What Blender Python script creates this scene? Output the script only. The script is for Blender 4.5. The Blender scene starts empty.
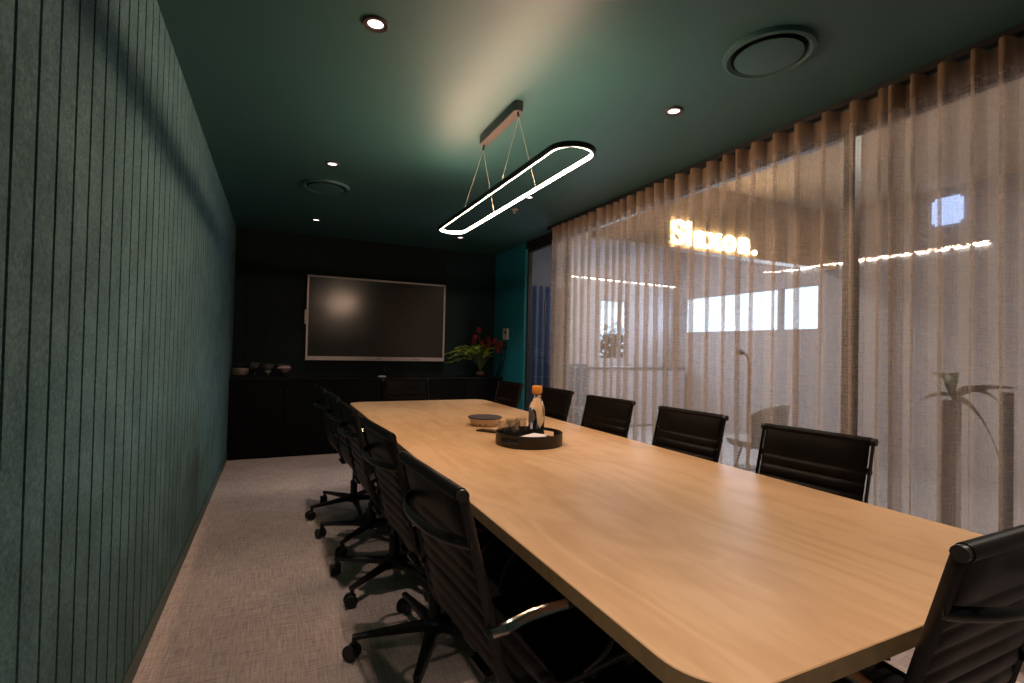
import bpy, bmesh, math, random
from mathutils import Vector, Matrix
random.seed(7)
PI = math.pi
SC = bpy.context.scene
COL = SC.collection

# ------------------------------------------------------------------ materials
def nt(name):
    m = bpy.data.materials.new(name); m.use_nodes = True
    t = m.node_tree; t.nodes.clear()
    o = t.nodes.new('ShaderNodeOutputMaterial')
    return m, t, o
def N(t, typ, **kw):
    n = t.nodes.new(typ)
    for k, v in kw.items():
        if k in n.inputs.keys(): n.inputs[k].default_value = v
        else: setattr(n, k, v)
    return n
def L(t, a, b): t.links.new(a, b)
def coords(t, scale=(1, 1, 1)):
    tc = N(t, 'ShaderNodeTexCoord'); mp = N(t, 'ShaderNodeMapping'); mp.inputs['Scale'].default_value = scale
    L(t, tc.outputs['Object'], mp.inputs['Vector']); return mp.outputs['Vector']
def ramp(t, fac, stops):
    r = N(t, 'ShaderNodeValToRGB'); e = r.color_ramp.elements
    while len(e) < len(stops): e.new(0.5)
    for x, (p, c) in zip(e, stops): x.position = p; x.color = (*c, 1)
    L(t, fac, r.inputs['Fac']); return r.outputs['Color']
def pbr(name, col, rough=.5, metal=0., spec=.5, noise=0., nscale=20, bump=0., bscale=200, sheen=0., coat=0., coat_r=.1):
    m, t, o = nt(name)
    b = N(t, 'ShaderNodeBsdfPrincipled', Roughness=rough, Metallic=metal)
    b.inputs['Base Color'].default_value = (*col, 1); b.inputs['Specular IOR Level'].default_value = spec
    b.inputs['Sheen Weight'].default_value = sheen
    b.inputs['Coat Weight'].default_value = coat; b.inputs['Coat Roughness'].default_value = coat_r
    v = coords(t)
    n = N(t, 'ShaderNodeTexNoise', Scale=nscale, Detail=4.); L(t, v, n.inputs['Vector'])
    k = max(noise, .03)
    L(t, ramp(t, n.outputs['Fac'], [(.3, tuple(c*(1-k) for c in col)), (.7, tuple(min(1, c*(1+k)) for c in col))]), b.inputs['Base Color'])
    if bump:
        n2 = N(t, 'ShaderNodeTexNoise', Scale=bscale, Detail=3.); L(t, v, n2.inputs['Vector'])
        bp = N(t, 'ShaderNodeBump', Strength=bump, Distance=.002); L(t, n2.outputs['Fac'], bp.inputs['Height']); L(t, bp.outputs['Normal'], b.inputs['Normal'])
    L(t, b.outputs[0], o.inputs[0]); return m
def emis(name, col, s):
    m, t, o = nt(name); e = N(t, 'ShaderNodeEmission', Strength=s); e.inputs['Color'].default_value = (*col, 1)
    L(t, e.outputs[0], o.inputs[0]); return m
def thin_glass(name, tint=(.95, .97, .97), gloss=.07, rough=.0):
    m, t, o = nt(name)
    a = N(t, 'ShaderNodeBsdfTransparent'); a.inputs['Color'].default_value = (*tint, 1)
    g = N(t, 'ShaderNodeBsdfGlossy', Roughness=rough)
    lw = N(t, 'ShaderNodeLayerWeight', Blend=.5); pw = N(t, 'ShaderNodeMath', operation='POWER'); L(t, lw.outputs['Facing'], pw.inputs[0]); pw.inputs[1].default_value = 3.5
    f = N(t, 'ShaderNodeMath', operation='MULTIPLY_ADD'); L(t, pw.outputs[0], f.inputs[0]); f.inputs[1].default_value = .6; f.inputs[2].default_value = gloss*.5
    mx = N(t, 'ShaderNodeMixShader'); L(t, f.outputs[0], mx.inputs[0]); L(t, a.outputs[0], mx.inputs[1]); L(t, g.outputs[0], mx.inputs[2])
    L(t, mx.outputs[0], o.inputs[0]); return m

M = {}
M['ceiling'] = pbr('ceiling_paint', (.020, .076, .075), rough=.52, spec=.6, noise=.03, nscale=3)
M['teal'] = pbr('teal_paint', (.010, .19, .25), rough=.5, noise=.05, nscale=4)
M['dark_wall'] = pbr('dark_end_panel', (.022, .022, .028), rough=.8)  # dark colour stands in for the low light level at the outer end wall
M['teal_dark'] = pbr('dark_teal_paint', (.004, .020, .022), rough=.55, spec=.25, noise=.05, nscale=4)
M['skirt'] = pbr('skirting_paint', (.035, .075, .068), rough=.5)
M['dark_panel'] = pbr('dark_panel', (.006, .013, .014), rough=.6, spec=.2)
M['joinery'] = pbr('black_joinery', (.004, .004, .005), rough=.55, spec=.12)
M['joinery_top'] = pbr('black_stone', (.008, .008, .009), rough=.3, spec=.3)
M['leather'] = pbr('black_leather', (.0062, .0050, .0044), rough=.42, spec=.10, noise=.15, nscale=40, bump=.15, bscale=500)
M['rail'] = pbr('gunmetal', (.007, .0065, .006), rough=.35, spec=.35)
M['black_plastic'] = pbr('black_plastic', (.010, .010, .010), rough=.4)
M['caster'] = pbr('caster_rubber', (.008, .008, .008), rough=.5)
M['chrome'] = pbr('polished_metal', (.42, .37, .33), rough=.22, metal=1.)
M['black_metal'] = pbr('black_metal', (.012, .012, .012), rough=.4, metal=.2)
M['bronze'] = pbr('bronze_tray', (.030, .022, .017), rough=.42, metal=.3)
M['trim_dark'] = pbr('downlight_trim', (.03, .018, .014), rough=.35)
M['canopy'] = pbr('canopy_black', (.015, .018, .016), rough=.3)
M['canopy_under'] = pbr('canopy_face', (.050, .031, .027), rough=.45)  # warm light bounced up from the table, put into the underside colour
M['white_plastic'] = pbr('white_plastic', (.62, .58, .55), rough=.4)
M['bezel'] = pbr('screen_bezel', (.55, .47, .44), rough=.35, metal=.2)
M['paper'] = pbr('paper', (.78, .74, .74), rough=.8)
M['orange'] = pbr('orange_lid', (.85, .33, .05), rough=.45)
M['green_leaf'] = pbr('fern_green', (.34, .46, .06), rough=.55, noise=.4, nscale=8)
M['dark_leaf'] = pbr('dark_leaf', (.03, .05, .025), rough=.55, noise=.2)
M['red_flower'] = pbr('red_flower', (.40, .03, .035), rough=.5, noise=.3)
M['stem'] = pbr('stem_green', (.10, .15, .03), rough=.6)
M['candy'] = pbr('beige_filling', (.42, .34, .26), rough=.6, noise=.4, nscale=90)
M['candy_pink'] = pbr('pink_filling', (.48, .34, .30), rough=.6, noise=.4, nscale=90)
M['candy_white'] = pbr('white_filling', (.7, .65, .6), rough=.6, noise=.3, nscale=90)
M['soil'] = pbr('brown_pebbles', (.25, .08, .03), rough=.7, noise=.5, nscale=60)
M['grey_fabric'] = pbr('grey_fabric', (.05, .04, .04), rough=.8, noise=.15, nscale=200)
M['light_metal'] = pbr('light_metal', (.55, .45, .36), rough=.35, metal=.5)
M['outer_wall'] = pbr('outer_plaster', (.42, .40, .43), rough=.8, noise=.05)
M['outer_ceiling'] = pbr('outer_ceiling_paint', (.62, .47, .34), rough=.8)
M['bulkhead'] = pbr('timber_bulkhead', (.50, .34, .20), rough=.6, noise=.12, nscale=6)
M['outer_floor'] = pbr('outer_floor', (.30, .29, .31), rough=.5, noise=.08)
M['tub'] = pbr('tub_chair_grey', (.19, .18, .19), rough=.6)
M['blue_panel'] = pbr('blue_grey_panel', (.07, .13, .20), rough=.6)
M['planter'] = pbr('planter_grey', (.34, .32, .32), rough=.6)
M['mid_grey'] = pbr('mid_grey_paint', (.16, .155, .17), rough=.6)
M['tree'] = pbr('tree_foliage', (.03, .045, .03), rough=.8, noise=.5, nscale=3)
M['bark'] = pbr('bark', (.06, .045, .03), rough=.9, noise=.3)
M['ground'] = pbr('outdoor_ground', (.25, .25, .26), rough=.9, noise=.2)
M['glass'] = thin_glass('clear_glass')
def real_glass():
    m, t, o = nt('real_glass')
    b = N(t, 'ShaderNodeBsdfGlass', Roughness=0., IOR=1.36); b.inputs['Color'].default_value = (.96, .96, .95, 1)
    L(t, b.outputs[0], o.inputs[0]); return m
M['rglass'] = real_glass()
M['tumbler_glass'] = thin_glass('tumbler_glass', (.90, .89, .88), .2)
M['pane'] = thin_glass('window_pane', (.90, .92, .93))
M['led'] = emis('led_diffuser', (1., .67, .46), 250.)
M['lens'] = emis('downlight_lens', (1., .86, .82), 3.)
M['sign'] = emis('sign_face', (1., .78, .46), 26.)
M['strip'] = emis('led_strip', (1., .88, .72), 24.)
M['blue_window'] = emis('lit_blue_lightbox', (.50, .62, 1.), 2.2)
M['indicator'] = emis('indicator', (.9, .9, .9), .6)

def felt():
    m, t, o = nt('acoustic_felt')
    b = N(t, 'ShaderNodeBsdfPrincipled', Roughness=.9); b.inputs['Specular IOR Level'].default_value = .15
    v = coords(t)
    n = N(t, 'ShaderNodeTexNoise', Scale=70., Detail=5., Roughness=.7, Distortion=1.2); L(t, v, n.inputs['Vector'])
    n2 = N(t, 'ShaderNodeTexNoise', Scale=6., Detail=3.); L(t, v, n2.inputs['Vector'])
    mx = N(t, 'ShaderNodeMath', operation='MULTIPLY_ADD'); L(t, n2.outputs['Fac'], mx.inputs[0]); mx.inputs[1].default_value = .35; 
    L(t, n.outputs['Fac'], mx.inputs[2])
    L(t, ramp(t, mx.outputs[0], [(.45, (.038, .075, .076)), (.66, (.066, .128, .130)), (.84, (.112, .195, .196))]), b.inputs['Base Color'])
    bp = N(t, 'ShaderNodeBump', Strength=.25, Distance=.002); L(t, n.outputs['Fac'], bp.inputs['Height']); L(t, bp.outputs['Normal'], b.inputs['Normal'])
    L(t, b.outputs[0], o.inputs[0]); return m
M['felt'] = felt()
def carpet():
    m, t, o = nt('woven_carpet')
    b = N(t, 'ShaderNodeBsdfPrincipled', Roughness=.95); b.inputs['Specular IOR Level'].default_value = .1
    a1 = N(t, 'ShaderNodeTexNoise', Scale=1., Detail=4., Roughness=.7); L(t, coords(t, (8, 130, 20)), a1.inputs['Vector'])
    a2 = N(t, 'ShaderNodeTexNoise', Scale=1., Detail=4., Roughness=.7); L(t, coords(t, (130, 8, 20)), a2.inputs['Vector'])
    a3 = N(t, 'ShaderNodeTexNoise', Scale=2.2, Detail=2.); L(t, coords(t), a3.inputs['Vector'])
    s = N(t, 'ShaderNodeMath', operation='ADD'); L(t, a1.outputs['Fac'], s.inputs[0]); L(t, a2.outputs['Fac'], s.inputs[1])
    s2 = N(t, 'ShaderNodeMath', operation='MULTIPLY_ADD'); L(t, a3.outputs['Fac'], s2.inputs[0]); s2.inputs[1].default_value = .3; L(t, s.outputs[0], s2.inputs[2])
    sc = N(t, 'ShaderNodeMath', operation='MULTIPLY'); L(t, s2.outputs[0], sc.inputs[0]); sc.inputs[1].default_value = .5
    L(t, ramp(t, sc.outputs[0], [(.40, (.28, .215, .195)), (.57, (.54, .43, .385)), (.72, (.74, .61, .56))]), b.inputs['Base Color'])
    bp = N(t, 'ShaderNodeBump', Strength=.3, Distance=.003); L(t, s.outputs[0], bp.inputs['Height']); L(t, bp.outputs['Normal'], b.inputs['Normal'])
    L(t, b.outputs[0], o.inputs[0]); return m
M['carpet'] = carpet()
def birch():
    m, t, o = nt('birch_veneer')
    b = N(t, 'ShaderNodeBsdfPrincipled', Roughness=.42); b.inputs['Specular IOR Level'].default_value = .35
    n0 = N(t, 'ShaderNodeTexNoise', Scale=1., Detail=2., Distortion=1.3); L(t, coords(t, (2.6, .9, 1)), n0.inputs['Vector'])
    ml = N(t, 'ShaderNodeMath', operation='MULTIPLY'); L(t, n0.outputs['Fac'], ml.inputs[0]); ml.inputs[1].default_value = 9.
    fr = N(t, 'ShaderNodeMath', operation='PINGPONG'); L(t, ml.outputs[0], fr.inputs[0]); fr.inputs[1].default_value = 1.
    n1 = N(t, 'ShaderNodeTexNoise', Scale=1., Detail=4., Roughness=.6); L(t, coords(t, (14, 3, 5)), n1.inputs['Vector'])
    n2 = N(t, 'ShaderNodeTexNoise', Scale=1.3, Detail=2.); L(t, coords(t), n2.inputs['Vector'])
    a = N(t, 'ShaderNodeMath', operation='MULTIPLY_ADD'); L(t, fr.outputs[0], a.inputs[0]); a.inputs[1].default_value = .30; L(t, n1.outputs['Fac'], a.inputs[2])
    a2 = N(t, 'ShaderNodeMath', operation='MULTIPLY_ADD'); L(t, n2.outputs['Fac'], a2.inputs[0]); a2.inputs[1].default_value = .5; L(t, a.outputs[0], a2.inputs[2])
    L(t, ramp(t, a2.outputs[0], [(.50, (.58, .335, .160)), (.85, (.66, .405, .205)), (1., (.71, .45, .24))]), b.inputs['Base Color'])
    L(t, b.outputs[0], o.inputs[0]); return m
M['birch'] = birch()
M['ply_edge'] = pbr('plywood_edge', (.30, .20, .09), rough=.6, noise=.15, nscale=30)  # plywood edge, with the darkness of its unlit side put into the colour
def sheer(name, transp, col):
    m, t, o = nt(name)
    w1 = N(t, 'ShaderNodeTexNoise', Scale=1., Detail=3., Roughness=.7); L(t, coords(t, (12, 12, 420)), w1.inputs['Vector'])
    w2 = N(t, 'ShaderNodeTexNoise', Scale=1., Detail=3., Roughness=.7); L(t, coords(t, (420, 420, 9)), w2.inputs['Vector'])
    s = N(t, 'ShaderNodeMath', operation='ADD'); L(t, w1.outputs['Fac'], s.inputs[0]); L(t, w2.outputs['Fac'], s.inputs[1])
    mr = N(t, 'ShaderNodeMapRange'); L(t, s.outputs[0], mr.inputs['Value']); mr.inputs['From Min'].default_value = .7; mr.inputs['From Max'].default_value = 1.3
    mr.inputs['To Min'].default_value = max(0, transp-.10); mr.inputs['To Max'].default_value = transp+.10
    tr = N(t, 'ShaderNodeBsdfTransparent'); df = N(t, 'ShaderNodeBsdfDiffuse'); tl = N(t, 'ShaderNodeBsdfTranslucent')
    for q in (df, tl): q.inputs['Color'].default_value = (*col, 1)
    m1 = N(t, 'ShaderNodeMixShader'); m1.inputs[0].default_value = .45; L(t, df.outputs[0], m1.inputs[1]); L(t, tl.outputs[0], m1.inputs[2])
    m2 = N(t, 'ShaderNodeMixShader'); L(t, mr.outputs[0], m2.inputs[0]); L(t, m1.outputs[0], m2.inputs[1]); L(t, tr.outputs[0], m2.inputs[2])
    L(t, m2.outputs[0], o.inputs[0]); return m
M['sheer'] = sheer('sheer_linen', .52, (.47, .37, .295))
M['heading'] = sheer('heading_band', .08, (.29, .20, .13))
M['blue_sheer'] = sheer('blue_grey_sheer', .16, (.07, .09, .15))
def screen():
    m, t, o = nt('matte_screen')
    b = N(t, 'ShaderNodeBsdfPrincipled', Roughness=.20); b.inputs['Base Color'].default_value = (.006, .0045, .004, 1); b.inputs['Specular IOR Level'].default_value = .8
    L(t, b.outputs[0], o.inputs[0]); return m
M['screen'] = screen()

# ------------------------------------------------------------------ mesh helpers
def bmn(): return bmesh.new()
def box(bm, a, b):
    x0, y0, z0 = a; x1, y1, z1 = b
    v = [bm.verts.new(p) for p in ((x0,y0,z0),(x1,y0,z0),(x1,y1,z0),(x0,y1,z0),(x0,y0,z1),(x1,y0,z1),(x1,y1,z1),(x0,y1,z1))]
    for f in ((0,3,2,1),(4,5,6,7),(0,1,5,4),(1,2,6,5),(2,3,7,6),(3,0,4,7)): bm.faces.new([v[i] for i in f])
def bbox_bev(bm, a, b, r=.004, seg=2):
    t = bmesh.new(); box(t, a, b); bmesh.ops.bevel(t, geom=t.edges[:], offset=r, segments=seg, affect='EDGES')
    me = bpy.data.meshes.new('t'); t.to_mesh(me); bm.from_mesh(me); bpy.data.meshes.remove(me); t.free()
def loft(bm, rings, closed=True, caps=True):
    R = [[bm.verts.new(p) for p in r] for r in rings]; n = len(R[0])
    for i in range(len(R)-1):
        for j in range(n if closed else n-1):
            k = (j+1) % n; bm.faces.new((R[i][j], R[i][k], R[i+1][k], R[i+1][j]))
    if caps and closed: bm.faces.new(R[0][::-1]); bm.faces.new(R[-1])
    return R
def tube(bm, pts, r, n=8, rz=None, up=Vector((0, 0, 1)), closed=False):
    pts = [Vector(p) for p in pts]; rings = []; m = len(pts)
    rr = r if isinstance(r, (list, tuple)) else [r]*m
    prev = None
    for i, p in enumerate(pts):
        if closed: d = pts[(i+1) % m]-pts[i-1]
        else: d = pts[min(i+1, m-1)]-pts[max(i-1, 0)]
        d.normalize()
        if prev is None:
            s = d.cross(up)
            if s.length < 1e-3: s = d.cross(Vector((1, 0, 0)))
        else: s = prev-d*prev.dot(d)
        s.normalize(); prev = s; u = s.cross(d)
        a = rr[i]; b2 = rz*a/rr[0] if rz else a
        rings.append([p+s*math.cos(2*PI*k/n)*a+u*math.sin(2*PI*k/n)*b2 for k in range(n)])
    if closed:
        rings.append(rings[0]); loft(bm, rings, True, False)
        bmesh.ops.remove_doubles(bm, verts=bm.verts[:], dist=1e-6)
    else: loft(bm, rings)
def lathe(bm, prof, c=(0, 0, 0), n=32, M_=None):
    rings = []
    for r, z in prof:
        r = max(r, 1e-4)
        rings.append([Vector((c[0]+r*math.cos(2*PI*k/n), c[1]+r*math.sin(2*PI*k/n), c[2]+z)) for k in range(n)])
    if M_ is not None: rings = [[M_ @ p for p in q] for q in rings]
    loft(bm, rings)
def grid(bm, fn, nu, nv):
    V = [[bm.verts.new(fn(i/nu, j/nv)) for j in range(nv+1)] for i in range(nu+1)]
    for i in range(nu):
        for j in range(nv): bm.faces.new((V[i][j], V[i+1][j], V[i+1][j+1], V[i][j+1]))
def obj(name, bm, mat, parent=None, smooth=True, loc=None, recalc=True, ang=40):
    if recalc: bmesh.ops.recalc_face_normals(bm, faces=bm.faces[:])
    me = bpy.data.meshes.new(name); bm.to_mesh(me); bm.free()
    mats = mat if isinstance(mat, list) else [mat]
    for m in mats: me.materials.append(M[m])
    if smooth:
        me.polygons.foreach_set('use_smooth', [True]*len(me.polygons)); me.set_sharp_from_angle(angle=math.radians(ang))
    o = bpy.data.objects.new(name, me); COL.objects.link(o)
    if loc: o.location = loc
    if parent: o.parent = parent
    return o
def tag(o, label, cat, group=None, kind=None):
    o['label'] = label; o['category'] = cat
    if group: o['group'] = group
    if kind: o['kind'] = kind
    return o
def thing(name, label, cat, loc=(0, 0, 0), rz=0., group=None):
    o = bpy.data.objects.new(name, None); COL.objects.link(o); o.location = loc; o.rotation_euler = (0, 0, rz)
    o.empty_display_size = .1
    return tag(o, label, cat, group)
def struct(name, bm, mat, label=None, smooth=False):
    o = obj(name, bm, mat, smooth=smooth); o['kind'] = 'structure'
    if label: o['label'] = label
    return o
def kids(o): return [c for c in COL.objects if c.parent == o]
def dup(o, parent=None):
    c = o.copy(); COL.objects.link(c); c.parent = parent
    for k in kids(o): dup(k, c)
    return c

# ------------------------------------------------------------------ constants
XL, XR, YB, YN, H = -.457, 2.78, 6.50, -1.70, 2.59
XC = 2.62

# ------------------------------------------------------------------ room shell
b = bmn(); box(b, (XL-.1, YN-.1, -.06), (XR+.02, YB+.1, 0)); struct('floor', b, 'carpet')
b = bmn(); box(b, (XL-.1, YN-.1, H), (XR+.06, YB+.1, H+.1)); struct('ceiling', b, 'ceiling')
b = bmn()
box(b, (XL-.1, YN-.1, 0), (XL-.020, YB+.1, H))
y = 1.241-.1048*28
while y < YB:
    y1 = min(y+.1048-.0125, YB)
    box(b, (XL-.0205, y, .085), (XL, y1, H)); y += .1048
struct('wall_left', b, 'felt')
b = bmn(); bbox_bev(b, (XL-.012, YN, 0), (XL+.006, YB, .088), .003); struct('baseboard_left', b, 'skirt')
b = bmn(); box(b, (XL-.1, YB, 0), (XR+.06, YB+.1, H)); struct('wall_back', b, 'teal_dark')
b = bmn()
x = XL+.02
while x < .28:
    box(b, (x, YB-.014, .885), (min(x+.098, .29), YB, H)); x += .1048
struct('trim_1', b, 'dark_panel')
b = bmn(); box(b, (.30, YB-.016, .885), (2.04, YB, H)); struct('trim_2', b, 'dark_panel')
b = bmn(); box(b, (XL-.1, YN-.1, 0), (XR+.06, YN, H)); struct('wall_near', b, 'teal')
b = bmn(); box(b, (XR, 5.62, 0), (XR+.1, YB+.1, H)); struct('wall_right', b, 'teal')
b = bmn(); bbox_bev(b, (XR-.035, 5.49, 0), (XR+.06, 5.63, H), .004); struct('trim_3', b, 'teal')
b = bmn(); box(b, (XR-.03, YN, 2.50), (XR+.05, 5.49, H)); struct('trim_4', b, 'black_metal')

# glass partition: fixed panes + one door leaf
def pane(n, y0, y1, z0=.0, z1=2.50, kind='window'):
    b = bmn()
    w = .030
    box(b, (XR, y0, z0), (XR+.05, y0+w, z1)); box(b, (XR, y1-w, z0), (XR+.05, y1, z1))
    box(b, (XR, y0+w, z0), (XR+.05, y1-w, z0+w)); box(b, (XR, y0+w, z1-w), (XR+.05, y1-w, z1))
    f = struct('%s_%d' % (kind, n), b, 'black_metal')
    b = bmn(); box(b, (XR+.02, y0+w, z0+w), (XR+.028, y1-w, z1-w)); obj('pane', b, 'pane', f, smooth=False)
    return f
d = pane(1, 4.62, 5.49, kind='door')
b = bmn(); tube(b, [(XR-.03, 4.98, 1.50), (XR-.03, 4.98, 1.83)], .010)
tube(b, [(XR+.01, 4.98, 1.55), (XR-.03, 4.98, 1.55)], .007); tube(b, [(XR+.01, 4.98, 1.78), (XR-.03, 4.98, 1.78)], .007)
obj('door_handle', b, 'black_metal', d)
for i, (a, c) in enumerate([(1.66, 4.62), (-.05, 1.66), (-1.70, -.05)]): pane(i+1, a, c)

# ------------------------------------------------------------------ conference table
T = thing('conference_table', 'long pale birch conference table with rounded corners in the middle of the room', 'table', (1.284, 2.70, 0))
def rrect(hx, hy, r, n=8):
    o = []
    for cx, cy, a0 in ((hx-r, hy-r, 0), (-hx+r, hy-r, PI/2), (-hx+r, -hy+r, PI), (hx-r, -hy+r, 1.5*PI)):
        for k in range(n+1):
            a = a0+PI/2*k/n; o.append((cx+r*math.cos(a), cy+r*math.sin(a)))
    return o
hx, hy = .668, 2.150
P0 = rrect(hx, hy, .130, 12); P1 = rrect(hx-.002, hy-.002, .128, 12)
b = bmn(); loft(b, [[Vector((x, y, z)) for x, y in P] for P, z in ((P1, .7005), (P0, .7025), (P0, .738), (P1, .740))])
o = obj('tabletop', b, ['birch', 'ply_edge'], T)
for p in o.data.polygons:
    if abs(p.normal.z) < .5: p.material_index = 1
b = bmn()
bbox_bev(b, (-.20, -1.52, .03), (.17, 1.50, .70), .01)
obj('plinth', b, 'joinery', T)
b = bmn(); bbox_bev(b, (-.19, -1.50, 0), (.16, 1.48, .03), .004); obj('foot_plate', b, 'black_metal', T)

# ------------------------------------------------------------------ office chair
PROF = [(-.262,.938),(-.250,.892),(-.229,.81),(-.207,.728),(-.189,.655),(-.172,.58),(-.152,.512),(-.115,.464),(-.06,.440),(0,.434),(.08,.438),(.15,.446),(.205,.452),(.238,.448),(.256,.430)]
def spline(P, n):
    out = []
    for i in range(n+1):
        t = i/n*(len(P)-1); k = min(int(t), len(P)-2); f = t-k
        p0 = P[max(k-1, 0)]; p1 = P[k]; p2 = P[k+1]; p3 = P[min(k+2, len(P)-1)]
        out.append(tuple(.5*((2*p1[c])+(-p0[c]+p2[c])*f+(2*p0[c]-5*p1[c]+4*p2[c]-p3[c])*f*f+(-p0[c]+3*p1[c]-3*p2[c]+p3[c])*f**3) for c in range(len(p1))))
    return out
def make_chair():
    C = thing('office_chair', 'x', 'chair')
    sp = spline(PROF, 220); s = [0]
    for a, c in zip(sp, sp[1:]): s.append(s[-1]+math.hypot(c[0]-a[0], c[1]-a[1]))
    tot = s[-1]
    W = .208
    rings = []
    def norm(i):
        a = sp[max(i-1, 0)]; c = sp[min(i+1, len(sp)-1)]; dx, dz = c[0]-a[0], c[1]-a[1]; l = math.hypot(dx, dz); return (-dz/l, dx/l)  # towards sitter?
    # sitter side normal: for the back (going down) d=(+,-) -> (-dz,dx)=(+,+) : forward/up
    b = bmn()
    lat = [-1, -.94, -.5, 0, .5, .94, 1]
    for i in range(len(sp)):
        nx, nz = norm(i); d = s[i]
        if d < .115: rib = .55+.45*math.sin(PI*min(1, d/.115))
        else: rib = abs(math.sin(PI*(d-.115)/.047))**.55
        th = .004+.0085*rib
        f = []
        for w in lat:
            e = 1 if abs(w) < .95 else .35
            f.append(Vector((sp[i][0]+nx*th*e, w*W, sp[i][1]+nz*th*e)))
        for w in lat[::-1]:
            e = 1 if abs(w) < .95 else .35
            f.append(Vector((sp[i][0]-nx*th*e*.8, w*W, sp[i][1]-nz*th*e*.8)))
        rings.append(f)
    loft(b, rings)
    obj('sling', b, 'leather', C, ang=60)
    b = bmn(); p = PROF[0]; tube(b, [(p[0]-.003, -W-.006, p[1]+.002), (p[0]-.003, W+.006, p[1]+.002)], .0165, 14); obj('top_roll', b, 'leather', C)
    b = bmn(); p = PROF[-1]; tube(b, [(p[0], -W-.004, p[1]-.004), (p[0], W+.004, p[1]-.004)], .015, 12); obj('front_roll', b, 'leather', C)
    sr = spline(PROF, 44)
    for sd in (-1, 1):
        b = bmn(); tube(b, [(u, sd*(W+.012), z) for u, z in sr],   .0045, 8, rz=.013, up=Vector((0, 0, 1)))
        # flatten in the plane of the profile
        r_ = obj('side_rail', b, 'rail', C)
        b = bmn(); tube(b, [(PROF[0][0]-.003, sd*(W+.004), PROF[0][1]+.002), (PROF[0][0]-.003, sd*(W+.022), PROF[0][1]+.002)], .0145, 12); obj('end_cap', b, 'black_plastic', r_)
    # back brace, bowed to the rear
    b = bmn()
    pts = []
    for k in range(17):
        w = -1+2*k/16; bow = .062*(1-abs(w)**2.6)
        pts.append((-.236-bow, w*(W+.014), .826))
    tube(b, pts, .0075, 8, rz=.014, up=Vector((0, 0, 1))); obj('back_brace', b, 'rail', C)
    for sd in (-1, 1):
        y0 = sd*(W+.020); y1 = sd*(W+.052)
        key = [(-.190,y0,.618),(-.165,y1,.642),(-.10,y1,.655),(0,y1,.658),(.10,y1,.655),(.155,y1,.638),(.172,y1,.605),(.155,y1,.555),(.12,y1,.505),(.085,y0,.452)]
        b = bmn(); tube(b, spline(key, 36), .0065, 8, rz=.0115, up=Vector((0, 0, 1))); a_ = obj('armrest', b, 'black_metal', C)
        b = bmn(); tube(b, spline(key[:4], 14), .0075, 8, rz=.0130, up=Vector((0, 0, 1))); obj('arm_sleeve', b, 'chrome', a_)
        b = bmn(); bbox_bev(b, (.0, y1-.014, .660), (.150, y1+.014, .669), .004); obj('arm_pad', b, 'black_plastic', a_)
        b = bmn(); tube(b, [(-.19, sd*(W+.008), .62), (-.19, sd*(W+.034), .62)], .011, 10); obj('bolt', b, 'rail', a_)
    b = bmn()
    for u in (-.085, .12):
        tube(b, [(u, -W-.01, .432), (u, -.12, .405), (u, .12, .405), (u, W+.01, .432)], .008, 8, rz=.012)
    bbox_bev(b, (-.11, -.055, .375), (.14, .055, .405), .008)
    tube(b, [(.0, .05, .388), (.0, .20, .385)], .006, 8)
    obj('seat_bracket', b, 'black_metal', C)
    b = bmn(); lathe(b, [(.014, .20), (.014, .38)], n=16); lathe(b, [(.026, .085), (.026, .23), (.022, .235)], n=18); obj('gas_lift', b, 'black_metal', C)
    b = bmn(); lathe(b, [(.045, .075), (.05, .085), (.05, .115), (.035, .128)], n=24)
    A = [2*PI*k/5 for k in range(5)]
    for a in A:
        ca, sa = math.cos(a), math.sin(a); rings = []
        for r, w, z, h in ((.03, .024, .102, .017), (.12, .020, .100, .014), (.24, .015, .094, .010), (.33, .0125, .089, .008)):
            rings.append([Vector((ca*r-sa*q*w, sa*r+ca*q*w, z+e*h)) for q, e in ((-1,-1),(1,-1),(1,.6),(.6,1),(-.6,1),(-1,.6))])
        loft(b, rings)
        lathe(b, [(.011, .06), (.011, .09)], (ca*.32, sa*.32, 0), 10)
    base = obj('star_base', b, 'black_metal', C)
    for k, a in enumerate(A):
        c = Vector((math.cos(a)*.33, math.sin(a)*.33, .031)); th = a+.9+k*.7
        ax = Vector((math.cos(th), math.sin(th), 0)); Mx = Matrix.Translation(c) @ ax.to_track_quat('Z', 'Y').to_matrix().to_4x4()
        b = bmn()
        for q in (-1, 1): lathe(b, [(.010, q*.018-.0085), (.027, q*.018-.0085), (.031, q*.018-.004), (.031, q*.018+.004), (.027, q*.018+.0085), (.010, q*.018+.0085)], n=20, M_=Mx)
        lathe(b, [(.012, -.009), (.022, -.009), (.022, .009), (.012, .009)], n=14, M_=Mx)
        tube(b, [c+Vector((0, 0, .005)), c+Vector((-math.cos(a)*.008, -math.sin(a)*.008, .045))], .009, 8)
        obj('caster', b, 'caster', base)
    return C
chair0 = make_chair(); first = [True]
def place(x, y, rz, label, group, star=0.):
    # (x, y): where the top of the back should be; the chair turns about its column
    c = chair0 if first[0] else dup(chair0); first[0] = False
    off = Vector((-.262, 0)); off = Vector((off.x*math.cos(rz)-off.y*math.sin(rz), off.x*math.sin(rz)+off.y*math.cos(rz)))
    c.location = (x-off.x, y-off.y, 0); c.rotation_euler = (0, 0, rz); tag(c, label, 'chair', group)
    for k in kids(c):
        if k.name.startswith('star_base'): k.rotation_euler = (0, 0, star-rz)
    return c
LG, RG = 'office chairs along the wall side of the table', 'office chairs along the curtain side of the table'
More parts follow.
